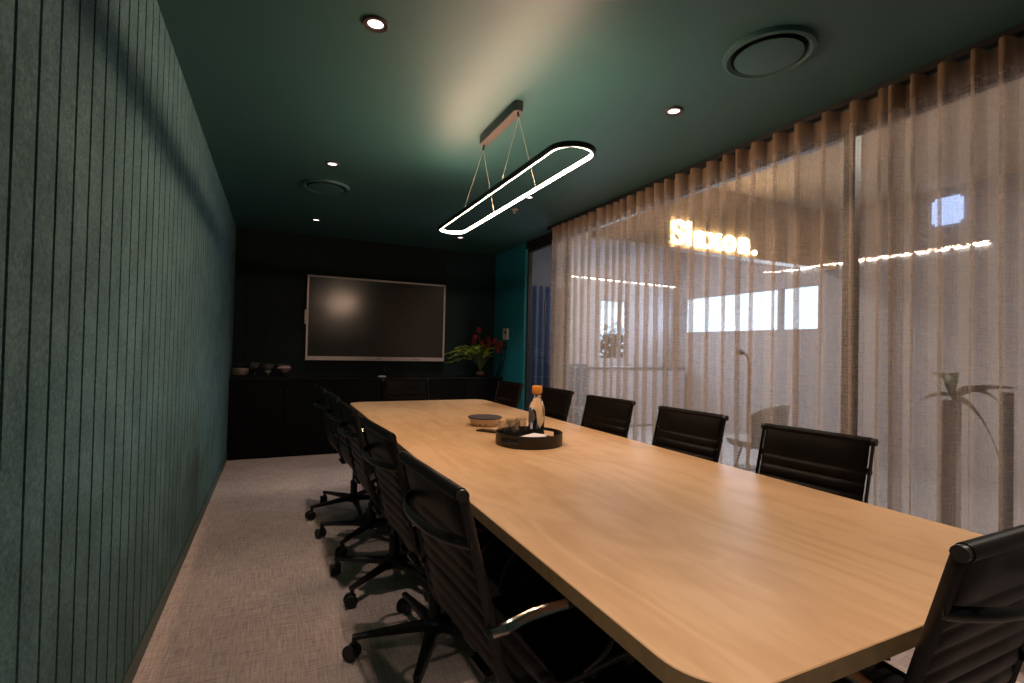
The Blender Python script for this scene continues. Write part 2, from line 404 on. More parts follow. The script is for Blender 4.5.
LC = [(.370, 1.275, math.radians(4), 'ribbed black leather office chair nearest the camera on the green wall side of the table', 3.3),
      (.372, 2.035, math.radians(4), 'second ribbed black office chair from the camera on the green wall side', 2.98),
      (.345, 2.735, math.radians(2), 'middle one of the five black office chairs on the green wall side', 3.85),
      (.335, 3.37, math.radians(3), 'second farthest black office chair on the green wall side of the table', 2.74),
      (.305, 3.98, math.radians(4), 'farthest black office chair on the green wall side, near the sideboard', 2.2)]
for x, y, a, lb, st in LC: place(x, y, a, lb, LG, st)
RC = [(2.075, 1.37, PI+math.radians(7), 'black ribbed office chair before the curtain, nearest the camera and largest on that side', 0.),
      (2.075, 2.07, PI+math.radians(4), 'second ribbed black office chair from the camera on the curtain side', .63),
      (2.05, 2.78, PI+math.radians(6), 'middle one of the five black office chairs on the curtain side', 0.),
      (2.07, 3.52, PI+math.radians(2), 'black office chair on the curtain side just behind the water bottle', .63),
      (2.03, 4.32, PI+math.radians(4), 'farthest black office chair on the curtain side, by the teal wall corner', 0.)]
for x, y, a, lb, st in RC: place(x, y, a, lb, RG, st)
place(1.17, 4.95, -PI/2, 'black ribbed office chair at the far head of the table facing the camera', 'office chairs at the table ends', .3)
place(1.285, .445, PI/2, 'black ribbed office chair at the near table end, back to camera, at right edge', 'office chairs at the table ends', .1)

# ------------------------------------------------------------------ sideboard
S = thing('sideboard', 'long matte black sideboard running along the far wall under the screen', 'cabinet', (XL+.004, YB-.018, 0))
W_ = XR-XL-.008
b = bmn(); bbox_bev(b, (0, -.34, .865), (W_, 0, .885), .002); obj('counter', b, 'joinery_top', S)
b = bmn(); box(b, (0, -.315, .0), (W_, 0, .865)); obj('carcass', b, 'joinery', S, smooth=False)
nd = 6
for k in range(nd):
    x0 = W_*k/nd+.003; x1 = W_*(k+1)/nd-.003
    b = bmn(); bbox_bev(b, (x0, -.335, .02), (x1, -.316, .855), .002); dd = obj('door', b, 'joinery', S)
    b = bmn(); hxp = x1-.03 if k % 2 == 0 else x0+.03; tube(b, [(hxp, -.345, .62), (hxp, -.345, .78)], .005, 8); obj('handle', b, 'black_metal', dd)

# ------------------------------------------------------------------ screen on the far wall
V = thing('wall_screen', 'large dark flat screen with pale frame on the far wall above the sideboard', 'television', (1.165, YB-.018, 1.083))
w, hh = .857, 1.02
b = bmn(); bbox_bev(b, (-w+.03, -.055, .03), (w-.03, 0, hh-.03), .006); obj('rear_housing', b, 'black_plastic', V)
b = bmn()
for a, c in (((-w, -.075, 0), (w, -.05, .048)), ((-w, -.075, hh-.022), (w, -.05, hh)), ((-w, -.075, .048), (-w+.022, -.05, hh-.022)), ((w-.022, -.075, .048), (w, -.05, hh-.022))): bbox_bev(b, a, c, .002)
bz = obj('bezel', b, 'bezel', V)
b = bmn(); box(b, (-w+.020, -.070, .046), (w-.020, -.055, hh-.020)); obj('display_panel', b, 'screen', V, smooth=False)
for k in range(4):
    b = bmn(); tube(b, [(.44+k*.03, -.0745, .024), (.44+k*.03, -.078, .024)], .006, 10); obj('button', b, 'black_plastic', bz)
b = bmn(); bbox_bev(b, (-.03, -.077, .018), (.03, -.074, .030), .001); obj('badge', b, 'mid_grey', bz)
b = bmn(); bbox_bev(b, (-w-.022, -.07, .43), (-w, -.045, .60), .004); obj('pen_holder', b, 'white_plastic', V)

# ------------------------------------------------------------------ things on the sideboard
ZS = .885
def vessel(name, label, x, y, prof_out, th, fill, group):
    t = thing(name, label, 'glassware', (x, y, ZS), 0, group)
    inner = [(max(r-th, .001), z+ (th if i == 0 else 0)) for i, (r, z) in enumerate(prof_out)]
    b = bmn(); n = 28
    rings = [[Vector((max(r, 1e-4)*math.cos(2*PI*k/n), max(r, 1e-4)*math.sin(2*PI*k/n), z)) for k in range(n)] for r, z in [(.001, 0)]+prof_out+[(r, z) for r, z in inner[::-1]]]
    loft(b, rings, True, False); obj('glass_body', b, 'tumbler_glass', t)
    if fill:
        mat, fp = fill; b = bmn(); lathe(b, fp, n=24); obj('filling', b, mat, t)
    return t
G = 'glass jars at the left end of the sideboard'
t = vessel('glass_jar', 'lidded glass jar with beige sweets, leftmost on the black sideboard', -.365, 6.33, [(.085, 0), (.088, .01), (.075, .02), (.092, .05), (.095, .10), (.085, .12)], .004, ('candy', [(.01, .024), (.068, .026), (.084, .05), (.088, .098), (.01, .104)]), G)
b = bmn(); lathe(b, [(.088, .121), (.070, .140), (.035, .160), (.012, .170), (.018, .185), (.004, .195)], n=24); obj('lid', b, 'tumbler_glass', t)
vessel('glass_jar', 'empty stemmed glass, second from the left on the black sideboard', -.215, 6.33, [(.055, 0), (.052, .006), (.012, .014), (.010, .06), (.045, .09), (.060, .13), (.058, .165)], .003, None, G)
vessel('glass_jar', 'stemmed glass with a little white filling, third from the left on sideboard', -.085, 6.33, [(.055, 0), (.052, .006), (.012, .014), (.012, .04), (.045, .07), (.065, .12), (.063, .155)], .003, ('candy_white', [(.01, .046), (.030, .064), (.036, .07), (.01, .074)]), G)
vessel('glass_jar', 'wide glass bowl with pinkish sweets, rightmost of the jars left of screen', .085, 6.33, [(.05, 0), (.048, .006), (.014, .014), (.016, .03), (.060, .06), (.088, .11), (.090, .145)], .004, ('candy_pink', [(.01, .036), (.052, .062), (.078, .104), (.05, .125), (.01, .130)]), G)
t = thing('desk_microphone', 'small dark conference device with pale base on the sideboard under the screen', 'microphone', (1.19, 6.30, ZS))
b = bmn(); lathe(b, [(.05, 0), (.052, .006), (.045, .014), (.01, .018)], n=24); obj('base', b, 'white_plastic', t)
b = bmn(); tube(b, [(0, 0, .016), (.005, 0, .05), (.02, 0, .08)], .006, 8); lathe(b, [(.008, .075), (.018, .085), (.018, .10), (.006, .108)], (.02, 0, 0), 14); obj('stalk', b, 'black_plastic', t)
# vase with flowers
VX, VY = 2.50, 6.30
t = thing('flower_vase', 'clear glass vase holding the fern and red flowers on the sideboard', 'vase', (VX, VY, ZS))
b = bmn(); n = 28
pr = [(.001, 0), (.055, 0), (.062, .02), (.066, .06), (.055, .10), (.032, .14), (.028, .17), (.036, .19), (.033, .19), (.025, .17), (.029, .14), (.052, .10), (.063, .06), (.058, .022), (.001, .006)]
loft(b, [[Vector((r*math.cos(2*PI*k/n), r*math.sin(2*PI*k/n), z)) for k in range(n)] for r, z in pr], True, False); obj('glass_body', b, 'glass', t)
b = bmn(); lathe(b, [(.01, .008), (.056, .024), (.060, .055), (.05, .07), (.01, .074)], n=24); obj('pebbles', b, 'soil', t)
F_ = thing('flower_arrangement', 'loose bunch of green fern fronds and red flowers in the glass vase', 'flowers', (VX, VY, ZS+.08))
def leaflet(bm, p, d, l, wd, up):
    d = d.normalized(); s = d.cross(up).normalized(); nrm = s.cross(d)
    pts = [p, p+d*l*.35+s*wd+nrm*wd*.25, p+d*l*.7+s*wd*.7+nrm*wd*.1, p+d*l-nrm*l*.1, p+d*l*.7-s*wd*.7+nrm*wd*.1, p+d*l*.35-s*wd+nrm*wd*.25]
    m1, m2 = p+d*l*.35-nrm*wd*.1, p+d*l*.7-nrm*wd*.15
    v = [bm.verts.new(q) for q in pts]; a = bm.verts.new(m1); c = bm.verts.new(m2)
    for f in ((v[0], v[1], a), (v[1], v[2], c, a), (v[2], v[3], c), (v[3], v[4], c), (v[4], v[5], a, c), (v[5], v[0], a)): bm.faces.new(f)
rnd = random.Random(3)
def frond(end, up=.12, nl=13, mat='green_leaf', ll=.075, name='fern_frond'):
    e = Vector(end); ctrl = Vector((e.x*.25, e.y*.25, e.z*.75+up)); P = []
    for k in range(15):
        q = k/14; P.append(Vector((0, 0, 0))*(1-q)**2+ctrl*2*q*(1-q)+e*q*q)
    b = bmn(); tube(b, P, [.0028*(1-.6*k/14) for k in range(15)], 5)
    st = obj(name, b, 'stem', F_); b = bmn()
    for k in range(nl):
        q = .42+.58*k/(nl-1); i = min(int(q*14), 13); p = P[i].lerp(P[i+1], q*14-i); d = (P[i+1]-P[i]).normalized()
        for sgn in (-1, 1):
            sd = d.cross(Vector((0, 0, 1))).normalized()*sgn
            leaflet(b, p, d*.7+sd*.8+Vector((0, 0, rnd.uniform(-.15, .45))), ll*(1.15-.6*abs(q-.6))*rnd.uniform(.8, 1.2), ll*.13, Vector((0, 0, 1)))
    obj('leaflets', b, mat, st, smooth=False)
for e in ((-.47, -.12, .17), (-.42, -.16, .26), (-.33, .02, .30), (-.44, .0, .10), (-.28, -.14, .24), (-.18, -.2, .30), (-.36, -.05, .22), (-.5, -.05, .22)): frond(e, .18)
for e in ((.06, -.22, .24), (.12, -.18, .30), (-.05, -.15, .33), (.10, -.1, .2)): frond(e, .10, 9)
def flower(end, rad=.032):
    e = Vector(end); P = [Vector((0, 0, 0)).lerp(e, k/8)+Vector((0, 0, .05*math.sin(PI*k/8))) for k in range(9)]
    b = bmn(); tube(b, P, .0022, 5); st = obj('flower_stem', b, 'stem', F_); b = bmn()
    for k in range(16):
        a = k*2.4; q = k/16; d = Vector((math.cos(a)*(1-q*.3), math.sin(a)*(1-q*.3), .3+1.2*q)); leaflet(b, e-Vector((0, 0, .03))+Vector((0, 0, q*.04)), d, rad*1.7, rad*.45, Vector((0, 0, 1)))
    obj('petals', b, 'red_flower', st, smooth=False)
for e in ((-.05, -.05, .54), (-.12, -.1, .44), (-.10, .0, .38), (.10, -.02, .42), (.16, -.12, .40), (.19, -.1, .33), (.08, -.12, .36), (.21, -.2, .36), (.12, .05, .31), (-.02, -.1, .36), (.2, -.15, .27)): flower(e)

# ------------------------------------------------------------------ on the right wall by the corner
t = thing('wall_intercom', 'small white wall unit with a dark lens on the teal wall beside the flowers', 'wall control', (XR, 6.08, 1.395))
b = bmn(); bbox_bev(b, (-.022, -.075, 0), (0, .075, .15), .005); bd = obj('casing', b, 'white_plastic', t)
b = bmn(); Mx = Matrix.Translation((-.022, -.01, .095)) @ Matrix.Rotation(-PI/2, 4, 'Y'); lathe(b, [(.028, 0), (.026, .004), (.01, .006)], n=20, M_=Mx); obj('lens', b, 'black_plastic', t)
t = thing('wall_socket', 'small black wall outlet with one white dot below the white wall unit', 'socket', (XR, 6.10, 1.27))
b = bmn(); bbox_bev(b, (-.016, -.045, 0), (0, .045, .085), .004); obj('plate', b, 'black_plastic', t)
b = bmn(); Mx = Matrix.Translation((-.016, 0, .045)) @ Matrix.Rotation(-PI/2, 4, 'Y'); lathe(b, [(.010, 0), (.009, .002)], n=14, M_=Mx); obj('dot', b, 'white_plastic', t)
for dy, e in ((.03, (-.03, .22)), (-.03, (-.03, .12))):  # two thin black tubes curving from the outlet down to the sideboard
    b = bmn(); pts = spline([(XR-.02, 6.10+dy, 1.28), (XR-.03, 6.10+dy*2.2, 1.18), (XR-.02, 6.10+(dy+e[1])*.5, 1.02), (XR+e[0], 6.10+e[1], .892)], 18); tube(b, pts, .007, 6)
    tag(obj('power_cable', b, 'black_plastic'), 'thin black cable hanging from the wall outlet, the %s one' % ('farther' if e[1] > 0 else 'nearer'), 'cable', 'cables under the wall outlet')

# ------------------------------------------------------------------ tray and things on the table
ZT = .740
TX, TY, TR = 1.30, 2.505, .188
t = thing('serving_tray', 'round dark bronze tray with cut-out handles holding the bottle and glasses', 'tray', (TX, TY, ZT))
b = bmn(); lathe(b, [(.01, 0), (TR-.001, 0), (TR-.001, .005), (.01, .005)], n=64); obj('tray_floor', b, 'bronze', t)
b = bmn(); n = 96; th = .004; zz = [.0, .022, .050, .068]; v = {}
va = math.atan2(-TY, -TX)
def slot(k):
    a = 2*PI*(k+.5)/n
    for c in (va-.62, va-.62+PI):
        dlt = (a-c+PI) % (2*PI)-PI
        if abs(dlt) < .30: return True
    return False
def vt(k, j, s):
    k %= n; key = (k, j, s)
    if key not in v:
        a = 2*PI*k/n; r = TR-(th if s else 0); v[key] = b.verts.new((r*math.cos(a), r*math.sin(a), zz[j]))
    return v[key]
for k in range(n):
    for j in range(3):
        if j == 1 and slot(k): continue
        b.faces.new((vt(k, j, 0), vt(k+1, j, 0), vt(k+1, j+1, 0), vt(k, j+1, 0))); b.faces.new((vt(k, j, 1), vt(k, j+1, 1), vt(k+1, j+1, 1), vt(k+1, j, 1)))
    for j in (0, 3): b.faces.new((vt(k, j, 0), vt(k, j, 1), vt(k+1, j, 1), vt(k+1, j, 0)))
    if slot(k):
        for j in (1, 2): b.faces.new((vt(k, j, 0), vt(k, j, 1), vt(k+1, j, 1), vt(k+1, j, 0)))
        if not slot(k-1): b.faces.new((vt(k, 1, 0), vt(k, 2, 0), vt(k, 2, 1), vt(k, 1, 1)))
        if not slot(k+1): b.faces.new((vt(k+1, 1, 0), vt(k+1, 2, 0), vt(k+1, 2, 1), vt(k+1, 1, 1)))
obj('rim', b, 'bronze', t)
ZI = ZT+.0055
# bottle
BX, BY = 1.375, 2.56
t = thing('water_bottle', 'clear glass bottle with orange stopper standing in the round tray', 'bottle', (BX, BY, ZI)); t.scale = (1, 1, 1.01)
b = bmn(); n = 36
po = [(.001, 0), (.043, 0), (.047, .006), (.047, .165), (.045, .192), (.036, .216), (.024, .235), (.024, .262), (.001, .262)]
loft(b, [[Vector((r*math.cos(2*PI*k/n), r*math.sin(2*PI*k/n), z)) for k in range(n)] for r, z in po], True, False); obj('glass_body', b, 'rglass', t)
b = bmn(); lathe(b, [(.020, .2635), (.026, .2665), (.029, .272), (.030, .302), (.026, .311), (.01, .312)], n=28); obj('stopper', b, 'orange', t)
b = bmn()
for i in range(14):     # printed dark half-round mark wrapped on the glass
    a0 = math.atan2(-BY, -BX)-.55; f0, f1 = i/14, (i+1)/14
    def q(f, s): 
        a = a0-.75+1.15*f; hz = .045*math.sqrt(max(0, 1-(2*f-.7)**2)) if f > .0 else .0
        hz = .046*math.sqrt(max(0.0, 1-f*f)); return (.0476*math.cos(a), .0476*math.sin(a), .140+s*hz)
    vs = [b.verts.new(q(*w_)) for w_ in ((f0, -1), (f1, -1), (f1, 1), (f0, 1))]
    b.faces.new(vs)
obj('printed_mark', b, 'mid_grey', t, recalc=False)
# glasses
def tumbler():
    t = thing('drinking_glass', 'x', 'glass', group='clear tumblers in the tray')
    b = bmn(); n = 28
    po = [(.001, 0), (.028, 0), (.030, .004), (.033, .116), (.0308, .116), (.0275, .010), (.001, .008)]
    loft(b, [[Vector((r*math.cos(2*PI*k/n), r*math.sin(2*PI*k/n), z)) for k in range(n)] for r, z in po], True, False); obj('glass_body', b, 'tumbler_glass', t); return t
g0 = tumbler()
for i, (x, y, lb) in enumerate([(1.178, 2.580, 'clear tumbler at the far left of the tray'), (1.235, 2.560, 'clear tumbler in the tray, front one of the middle pair'), (1.250, 2.635, 'clear tumbler in the tray, rear one of the middle pair'), (1.318, 2.645, 'clear tumbler in the tray closest to the bottle')]):
    g = g0 if i == 0 else dup(g0); g.location = (x, y, ZI); g['label'] = lb
# note pad
for i, (rz, z) in enumerate(((.25, 0), (.55, .005))):
    b = bmn(); bbox_bev(b, (-.065, -.045, 0), (.065, .045, .0045), .0008)
    o = obj('paper_napkin', b, 'paper', smooth=False, loc=(1.285+.01*i, 2.42+.008*i, ZI+.0005+z)); o.rotation_euler = (0, 0, rz)
    tag(o, ['lower', 'upper'][i]+' folded white paper napkin lying in the front of the tray', 'napkin', 'paper napkins in the tray')
    # raised on a stack of coasters so that it shows above the rim
for k in range(4):
    b = bmn(); lathe(b, [(.001, 0), (.043, 0), (.045, .002), (.045, .008), (.043, .010), (.001, .010)], (0, 0, 0), 32)
    o = obj('coaster', b, 'black_plastic', loc=(1.29, 2.425, ZI+k*.0105)); tag(o, ['lowest', 'second lowest', 'second highest', 'topmost'][k]+' black round coaster stacked under the napkins in the tray', 'coaster', 'coasters in the tray')
for o in COL.objects:
    if o.name.startswith('paper_napkin'): o.location.z += .0425
# speakerphone
t = thing('speakerphone', 'flat round conference speaker with dark fabric top and pale metal side', 'speaker', (1.315, 3.20, ZT))
b = bmn(); lathe(b, [(.085, 0), (.092, .003), (.112, .046), (.115, .050), (.02, .050)], n=48); bd = obj('body', b, 'light_metal', t)
b = bmn(); lathe(b, [(.02, .0505), (.116, .0505), (.119, .055), (.115, .060), (.02, .062)], n=48); obj('fabric_top', b, 'grey_fabric', t)
for a in (-2.3, -1.9):
    b = bmn(); tube(b, [(.094*math.cos(a), .094*math.sin(a), .017), (.099*math.cos(a), .099*math.sin(a), .0165)], .006, 10); obj('button', b, 'black_plastic', bd)
t = thing('mobile_phone', 'flat black phone lying on the table between the speaker and the tray', 'phone', (1.235, 2.94, ZT), math.radians(35))
b = bmn(); bbox_bev(b, (-.038, -.075, 0), (.038, .075, .009), .003); obj('case', b, 'black_plastic', t)
b = bmn(); box(b, (-.034, -.070, .009), (.034, .070, .0096)); obj('display', b, 'joinery_top', t, smooth=False)

# ------------------------------------------------------------------ pendant light
PX, PY, PZ = 1.120, 2.615, 2.106
PL = thing('pendant_light', 'long oval black ring pendant with glowing inner strip above the table', 'lamp', (PX, PY, 0))
def stad(hw, hl, n=14):
    o = []; r = hw
    for k in range(n+1): a = PI*k/n; o.append((r*math.cos(a), hl-r+r*math.sin(a)))
    for k in range(n+1): a = PI+PI*k/n; o.append((r*math.cos(a), -hl+r+r*math.sin(a)))
    return o
def ringsec(bm, hw, hl, d0, d1, z0, z1):
    A = stad(hw-d0, hl-d0); B = stad(hw-d1, hl-d1)
    R = [[Vector((x, y, z)) for x, y in P] for P, z in ((A, z0), (A, z1), (B, z1), (B, z0), (A, z0))]
    loft(bm, R, True, False); bmesh.ops.remove_doubles(bm, verts=bm.verts[:], dist=1e-6)
HW, HL = .108, .895
b = bmn(); ringsec(b, HW, HL, 0, .014, PZ, PZ+.021); obj('ring_frame', b, 'canopy', PL)
b = bmn(); ringsec(b, HW, HL, .0142, .0168, PZ+.0011, PZ+.0165); obj('light_strip', b, 'led', PL)
b = bmn(); P = [( x, y) for x, y in stad(.027, .27, 8)]
loft(b, [[Vector((x+.012, y+.02, z)) for x, y in P] for z in (H-.052, H)]); cn = obj('ceiling_canopy', b, 'canopy', PL)
b = bmn(); P = [( x, y) for x, y in stad(.024, .267, 8)]; loft(b, [[Vector((x+.012, y+.02, z)) for x, y in P] for z in (H-.0545, H-.052)]); obj('cover_plate', b, 'canopy_under', cn)  # thin sheet carrying the painted warm light under the canopy
for q, yc in ((1, .262), (-1, -.222)):
    b = bmn(); tube(b, [(.012, yc, H-.054), (.012, yc+.01*q, H-.085)], .006, 8); obj('cord_grip', b, 'black_metal', cn)
    for sx in (-1, 1):
        b = bmn(); tube(b, [(.012, yc+.01*q, H-.085), (sx*(HW-.008), .28*q+.0, PZ+.020)], .0011, 5); obj('wire', b, 'light_metal', PL)

# ------------------------------------------------------------------ downlights, vents
def downlight():
    t = thing('ceiling_downlight', 'x', 'light', group='recessed ceiling downlights')
    b = bmn(); n = 32
    pr = [(.031, 0), (.033, -.006), (.049, -.008), (.052, -.003), (.052, 0), (.031, .0)]
    loft(b, [[Vector((r*math.cos(2*PI*k/n), r*math.sin(2*PI*k/n), z)) for k in range(n)] for r, z in pr], True, False); obj('trim_ring', b, 'trim_dark', t)
    b = bmn(); lathe(b, [(.001, -.0015), (.031, -.0015), (.031, -.0005), (.001, -.0005)], n=28); obj('lens', b, 'lens', t)
    return t
dl = downlight(); names = {(.33, 2.08): 'recessed downlight at the upper left, nearest the camera above the wall side', (1.925, 2.08): 'recessed downlight right of the pendant, near the curtain', (.33, 3.84): 'recessed downlight on the left, just beyond the nearest one and before the round vent',
  (1.94, 3.84): 'recessed downlight seen just below the pendant ring, middle of the right row', (.34, 5.65): 'farthest recessed downlight on the left, before the screen', (1.95, 5.65): 'farthest recessed downlight on the right, seen beneath the far tip of the pendant',
  (.33, .30): 'recessed downlight on the left row overhead, outside the frame', (1.93, .30): 'recessed downlight on the right row overhead, outside the frame'}
for i, ((x, y), lb) in enumerate(names.items()):
    q = dl if i == 0 else dup(dl); q.location = (x, y, H); q['label'] = lb
    l = bpy.data.lights.new('spot', 'SPOT'); l.energy = (95. if x < 1 else 62.) if y < 1 else (38. if y < 3 else (34. if y < 5 else (26. if x < 1 else 34.))); l.color = (1., .80, .68); l.spot_size = math.radians(80); l.spot_blend = .9; l.shadow_soft_size = .03
    lo = bpy.data.objects.new('downlight_beam', l); COL.objects.link(lo); lo.location = (x, y, H-.02)
def vent(x, y, lb):
    t = thing('ceiling_vent', lb, 'vent', (x, y, H), 0, 'round ceiling air vents'); n = 56
    b = bmn(); pr = [(.150, 0), (.152, -.012), (.168, -.024), (.182, -.020), (.186, -.006), (.186, 0)]
    loft(b, [[Vector((r*math.cos(2*PI*k/n), r*math.sin(2*PI*k/n), z)) for k in range(n)] for r, z in pr], True, False); obj('outer_ring', b, 'ceiling', t)
    b = bmn(); lathe(b, [(.001, -.001), (.150, -.001), (.150, 0), (.001, 0)], n=n); obj('throat', b, 'joinery', t)
    b = bmn(); lathe(b, [(.001, -.010), (.118, -.014), (.136, -.020), (.138, -.024), (.130, -.026), (.001, -.026)], n=n); obj('centre_disc', b, 'ceiling', t)
vent(1.905, 1.485, 'round green air vent in the ceiling above the curtain side, near the camera')
vent(.335, 4.40, 'round green air vent in the ceiling on the left, farther from the camera')
t = thing('sprinkler', 'tiny sprinkler head on the ceiling beyond the pendant light', 'sprinkler', (2.0, 4.25, H))
b = bmn(); lathe(b, [(.032, 0), (.030, -.006), (.008, -.008), (.007, -.03), (.018, -.032), (.018, -.034), (.001, -.035)], n=20); obj('head', b, 'light_metal', t)

# ------------------------------------------------------------------ sheer curtains
def curtain(name, label, y0, y1, seed, amp=.033):
    r = random.Random(seed); n = max(3, int(round((y1-y0)/.122))); segs = 20
    cuts = [0]
    for k in range(n): cuts.append(cuts[-1]+r.uniform(.70, 1.30))
    cuts = [y0+(y1-y0)*c/cuts[-1] for c in cuts]
    A = [amp*r.uniform(.8, 1.15) for _ in range(n+1)]; dr = [r.uniform(-.022, .022) for _ in range(n+1)]; sw = [r.uniform(-.8, .8) for _ in range(n+1)]
    ax = [r.uniform(-.5, .5) for _ in range(n+1)]
    def pos(u, z):
        k = min(int(u*n), n-1); f = u*n-k; p = (cuts[k+1]-cuts[k])
        hq = 1-(z/2.55)                                # 0 at top, 1 at the hem
        sm = f*f*(3-2*f)
        a = A[k]*(1-sm)+A[k+1]*sm; d_ = dr[k]*(1-sm)+dr[k+1]*sm; s_ = sw[k]*(1-sm)+sw[k+1]*sm; x_ = ax[k]*(1-sm)+ax[k+1]*sm
        ph = 2*PI*f+s_*hq*1.0
        amp_ = a*(1-.25*hq+ .35*x_*hq)
        pu = (.5-.5*math.cos(2*PI*f))**(4.0+1.2*s_)
        X = XC+.030-amp_*2.3*pu+.008*math.sin(2*PI*f*2+s_*3)*(.3+hq)
        Y = cuts[k]+p*f+p*.10*math.sin(4*PI*f)+d_*hq*1.1+.012*(pu-.4)*s_
        return Vector((X, min(max(Y, y0-.03), y1+.03), z))
    t = thing(name, label, 'curtain', (0, 0, 0), 0, 'sheer curtains along the glass wall')
    zs = [.015, .2, .4, .6, .8, 1., 1.2, 1.4, 1.6, 1.8, 2., 2.15, 2.3, 2.40, 2.455]
    b = bmn(); NS = n*segs
    V = [[b.verts.new(pos(i/NS, z)) for z in zs] for i in range(NS+1)]
    for i in range(NS):
        for j in range(len(zs)-1): b.faces.new((V[i][j], V[i+1][j], V[i+1][j+1], V[i][j+1]))
    obj('cloth', b, 'sheer', t, recalc=False, ang=180)
    b = bmn(); zs = [2.445, 2.47, 2.51, 2.555]
    V = [[b.verts.new(pos(i/NS, z)+Vector((-.0015, 0, 0))) for z in zs] for i in range(NS+1)]
    for i in range(NS):
        for j in range(3): b.faces.new((V[i][j], V[i+1][j], V[i+1][j+1], V[i][j+1]))
    obj('heading_band', b, 'heading', t, recalc=False, ang=180)
    return t
curtain('sheer_curtain', 'long beige sheer curtain hanging from the ceiling behind the right-hand chairs', 1.335, 4.585, 5)
curtain('sheer_curtain', 'beige sheer curtain panel at the right edge, nearest the camera', -1.62, 1.41, 11)
b = bmn(); bbox_bev(b, (XC-.02, YN+.02, 2.558), (XC+.02, 4.70, H), .003)
tag(obj('curtain_track', b, 'black_metal'), 'slim black curtain track fixed to the ceiling above the sheer curtains', 'curtain track')

# ------------------------------------------------------------------ the space beyond the glass
XF, YE, HO = 6.80, 7.22, 3.20
b = bmn(); box(b, (XR+.02, YN-.1, -.06), (XF+.2, YE+.2, -.001)); struct('floor', b, 'outer_floor')
b = bmn(); box(b, (XR+.06, YN-.1, HO), (XF+.2, YE+.2, HO+.1)); struct('ceiling', b, 'outer_ceiling')
def wall_with_holes(name, plane, p0, p1, u0, u1, z0, z1, holes, mat):
    b = bmn(); us = sorted(set([u0, u1]+[h[0] for h in holes]+[h[1] for h in holes])); zs = sorted(set([z0, z1]+[h[2] for h in holes]+[h[3] for h in holes]))
    for a, c in zip(us, us[1:]):
        for e, f in zip(zs, zs[1:]):
            if any(h[0] <= a and c <= h[1] and h[2] <= e and f <= h[3] for h in holes): continue
            if plane == 'x': box(b, (p0, a, e), (p1, c, f))
            else: box(b, (a, p0, e), (c, p1, f))
    return struct(name, b, mat)
HF = [(4.43, 7.05, 1.62, 2.29)]
wall_with_holes('wall_far', 'x', XF, XF+.15, YN-.1, YE+.2, 0, HO, HF, 'outer_wall')
HE = [(5.08, 5.72, 1.12, 2.19)]
wall_with_holes('wall_end', 'y', YE, YE+.15, XR+.1, XF+.15, 0, HO, HE, 'outer_wall')
b = bmn(); box(b, (XR+.06, YN-.15, 0), (XF, YN, HO)); struct('wall_near', b, 'outer_wall')
b = bmn(); box(b, (XR+.1, 5.9, 0), (XR+.25, YE, HO)); struct('wall_side', b, 'outer_wall')
b = bmn(); box(b, (XR+.06, YN, H+.1), (XR+.16, YE, HO)); struct('trim_5', b, 'outer_wall')
# window frames
b = bmn(); f = .03
y0, y1, z0, z1 = HF[0]
for a, c in (((XF, y0, z0), (XF+.08, y1, z0+f)), ((XF, y0, z1-f), (XF+.08, y1, z1)), ((XF, y0, z0+f), (XF+.08, y0+f, z1-f)), ((XF, y1-f, z0+f), (XF+.08, y1, z1-f)), ((XF, 5.02, z0+f), (XF+.08, 5.08, z1-f))): box(b, a, c)
w5 = struct('window_5', b, 'outer_wall'); b = bmn(); box(b, (XF+.04, y0+f, z0+f), (XF+.046, y1-f, z1-f)); obj('pane', b, 'pane', w5, smooth=False)
b = bmn(); x0, x1, z0, z1 = HE[0]
for a, c in (((x0, YE, z0), (x1, YE+.08, z0+f)), ((x0, YE, z1-f), (x1, YE+.08, z1)), ((x0, YE, z0+f), (x0+f, YE+.08, z1-f)), ((x1-f, YE, z0+f), (x1, YE+.08, z1-f)), ((5.52, YE, z0+f), (5.55, YE+.08, z1-f))): box(b, a, c)
w6 = struct('window_6', b, 'outer_wall'); b = bmn(); box(b, (x0+f, YE+.04, z0+f), (x1-f, YE+.046, z1-f)); obj('pane', b, 'pane', w6, smooth=False)
# sign on a bulkhead
b = bmn(); box(b, (XR+.16, 4.24, 2.44), (XF, 4.40, HO)); struct('trim_6', b, 'bulkhead')
cu = bpy.data.curves.new('txt', 'FONT'); cu.body = 'Slaxon.'; cu.size = .37; cu.extrude = .012; cu.offset = .009; cu.space_character = 1.12
to = bpy.data.objects.new('txt', cu); COL.objects.link(to); bpy.context.view_layer.update()
me = bpy.data.meshes.new_from_object(to.evaluated_get(bpy.context.evaluated_depsgraph_get())); bpy.data.objects.remove(to)
xs = [v_.co.x for v_ in me.vertices]; k = 1.34/(max(xs)-min(xs)); mn = min(xs)
for v_ in me.vertices: v_.co = Vector(((v_.co.x-mn)*k, -v_.co.z, v_.co.y))
me.materials.clear(); me.materials.append(M['sign'])
sg = thing('illuminated_sign', 'warm glowing lettering of a wall sign seen through the curtain', 'sign', (3.905, 4.215, 2.485))
lt = bpy.data.objects.new('lettering', me); COL.objects.link(lt); lt.parent = sg
b = bmn(); box(b, (0, .012, .03), (1.34, .024, .06)); obj('backing_rail', b, 'mid_grey', sg, smooth=False)
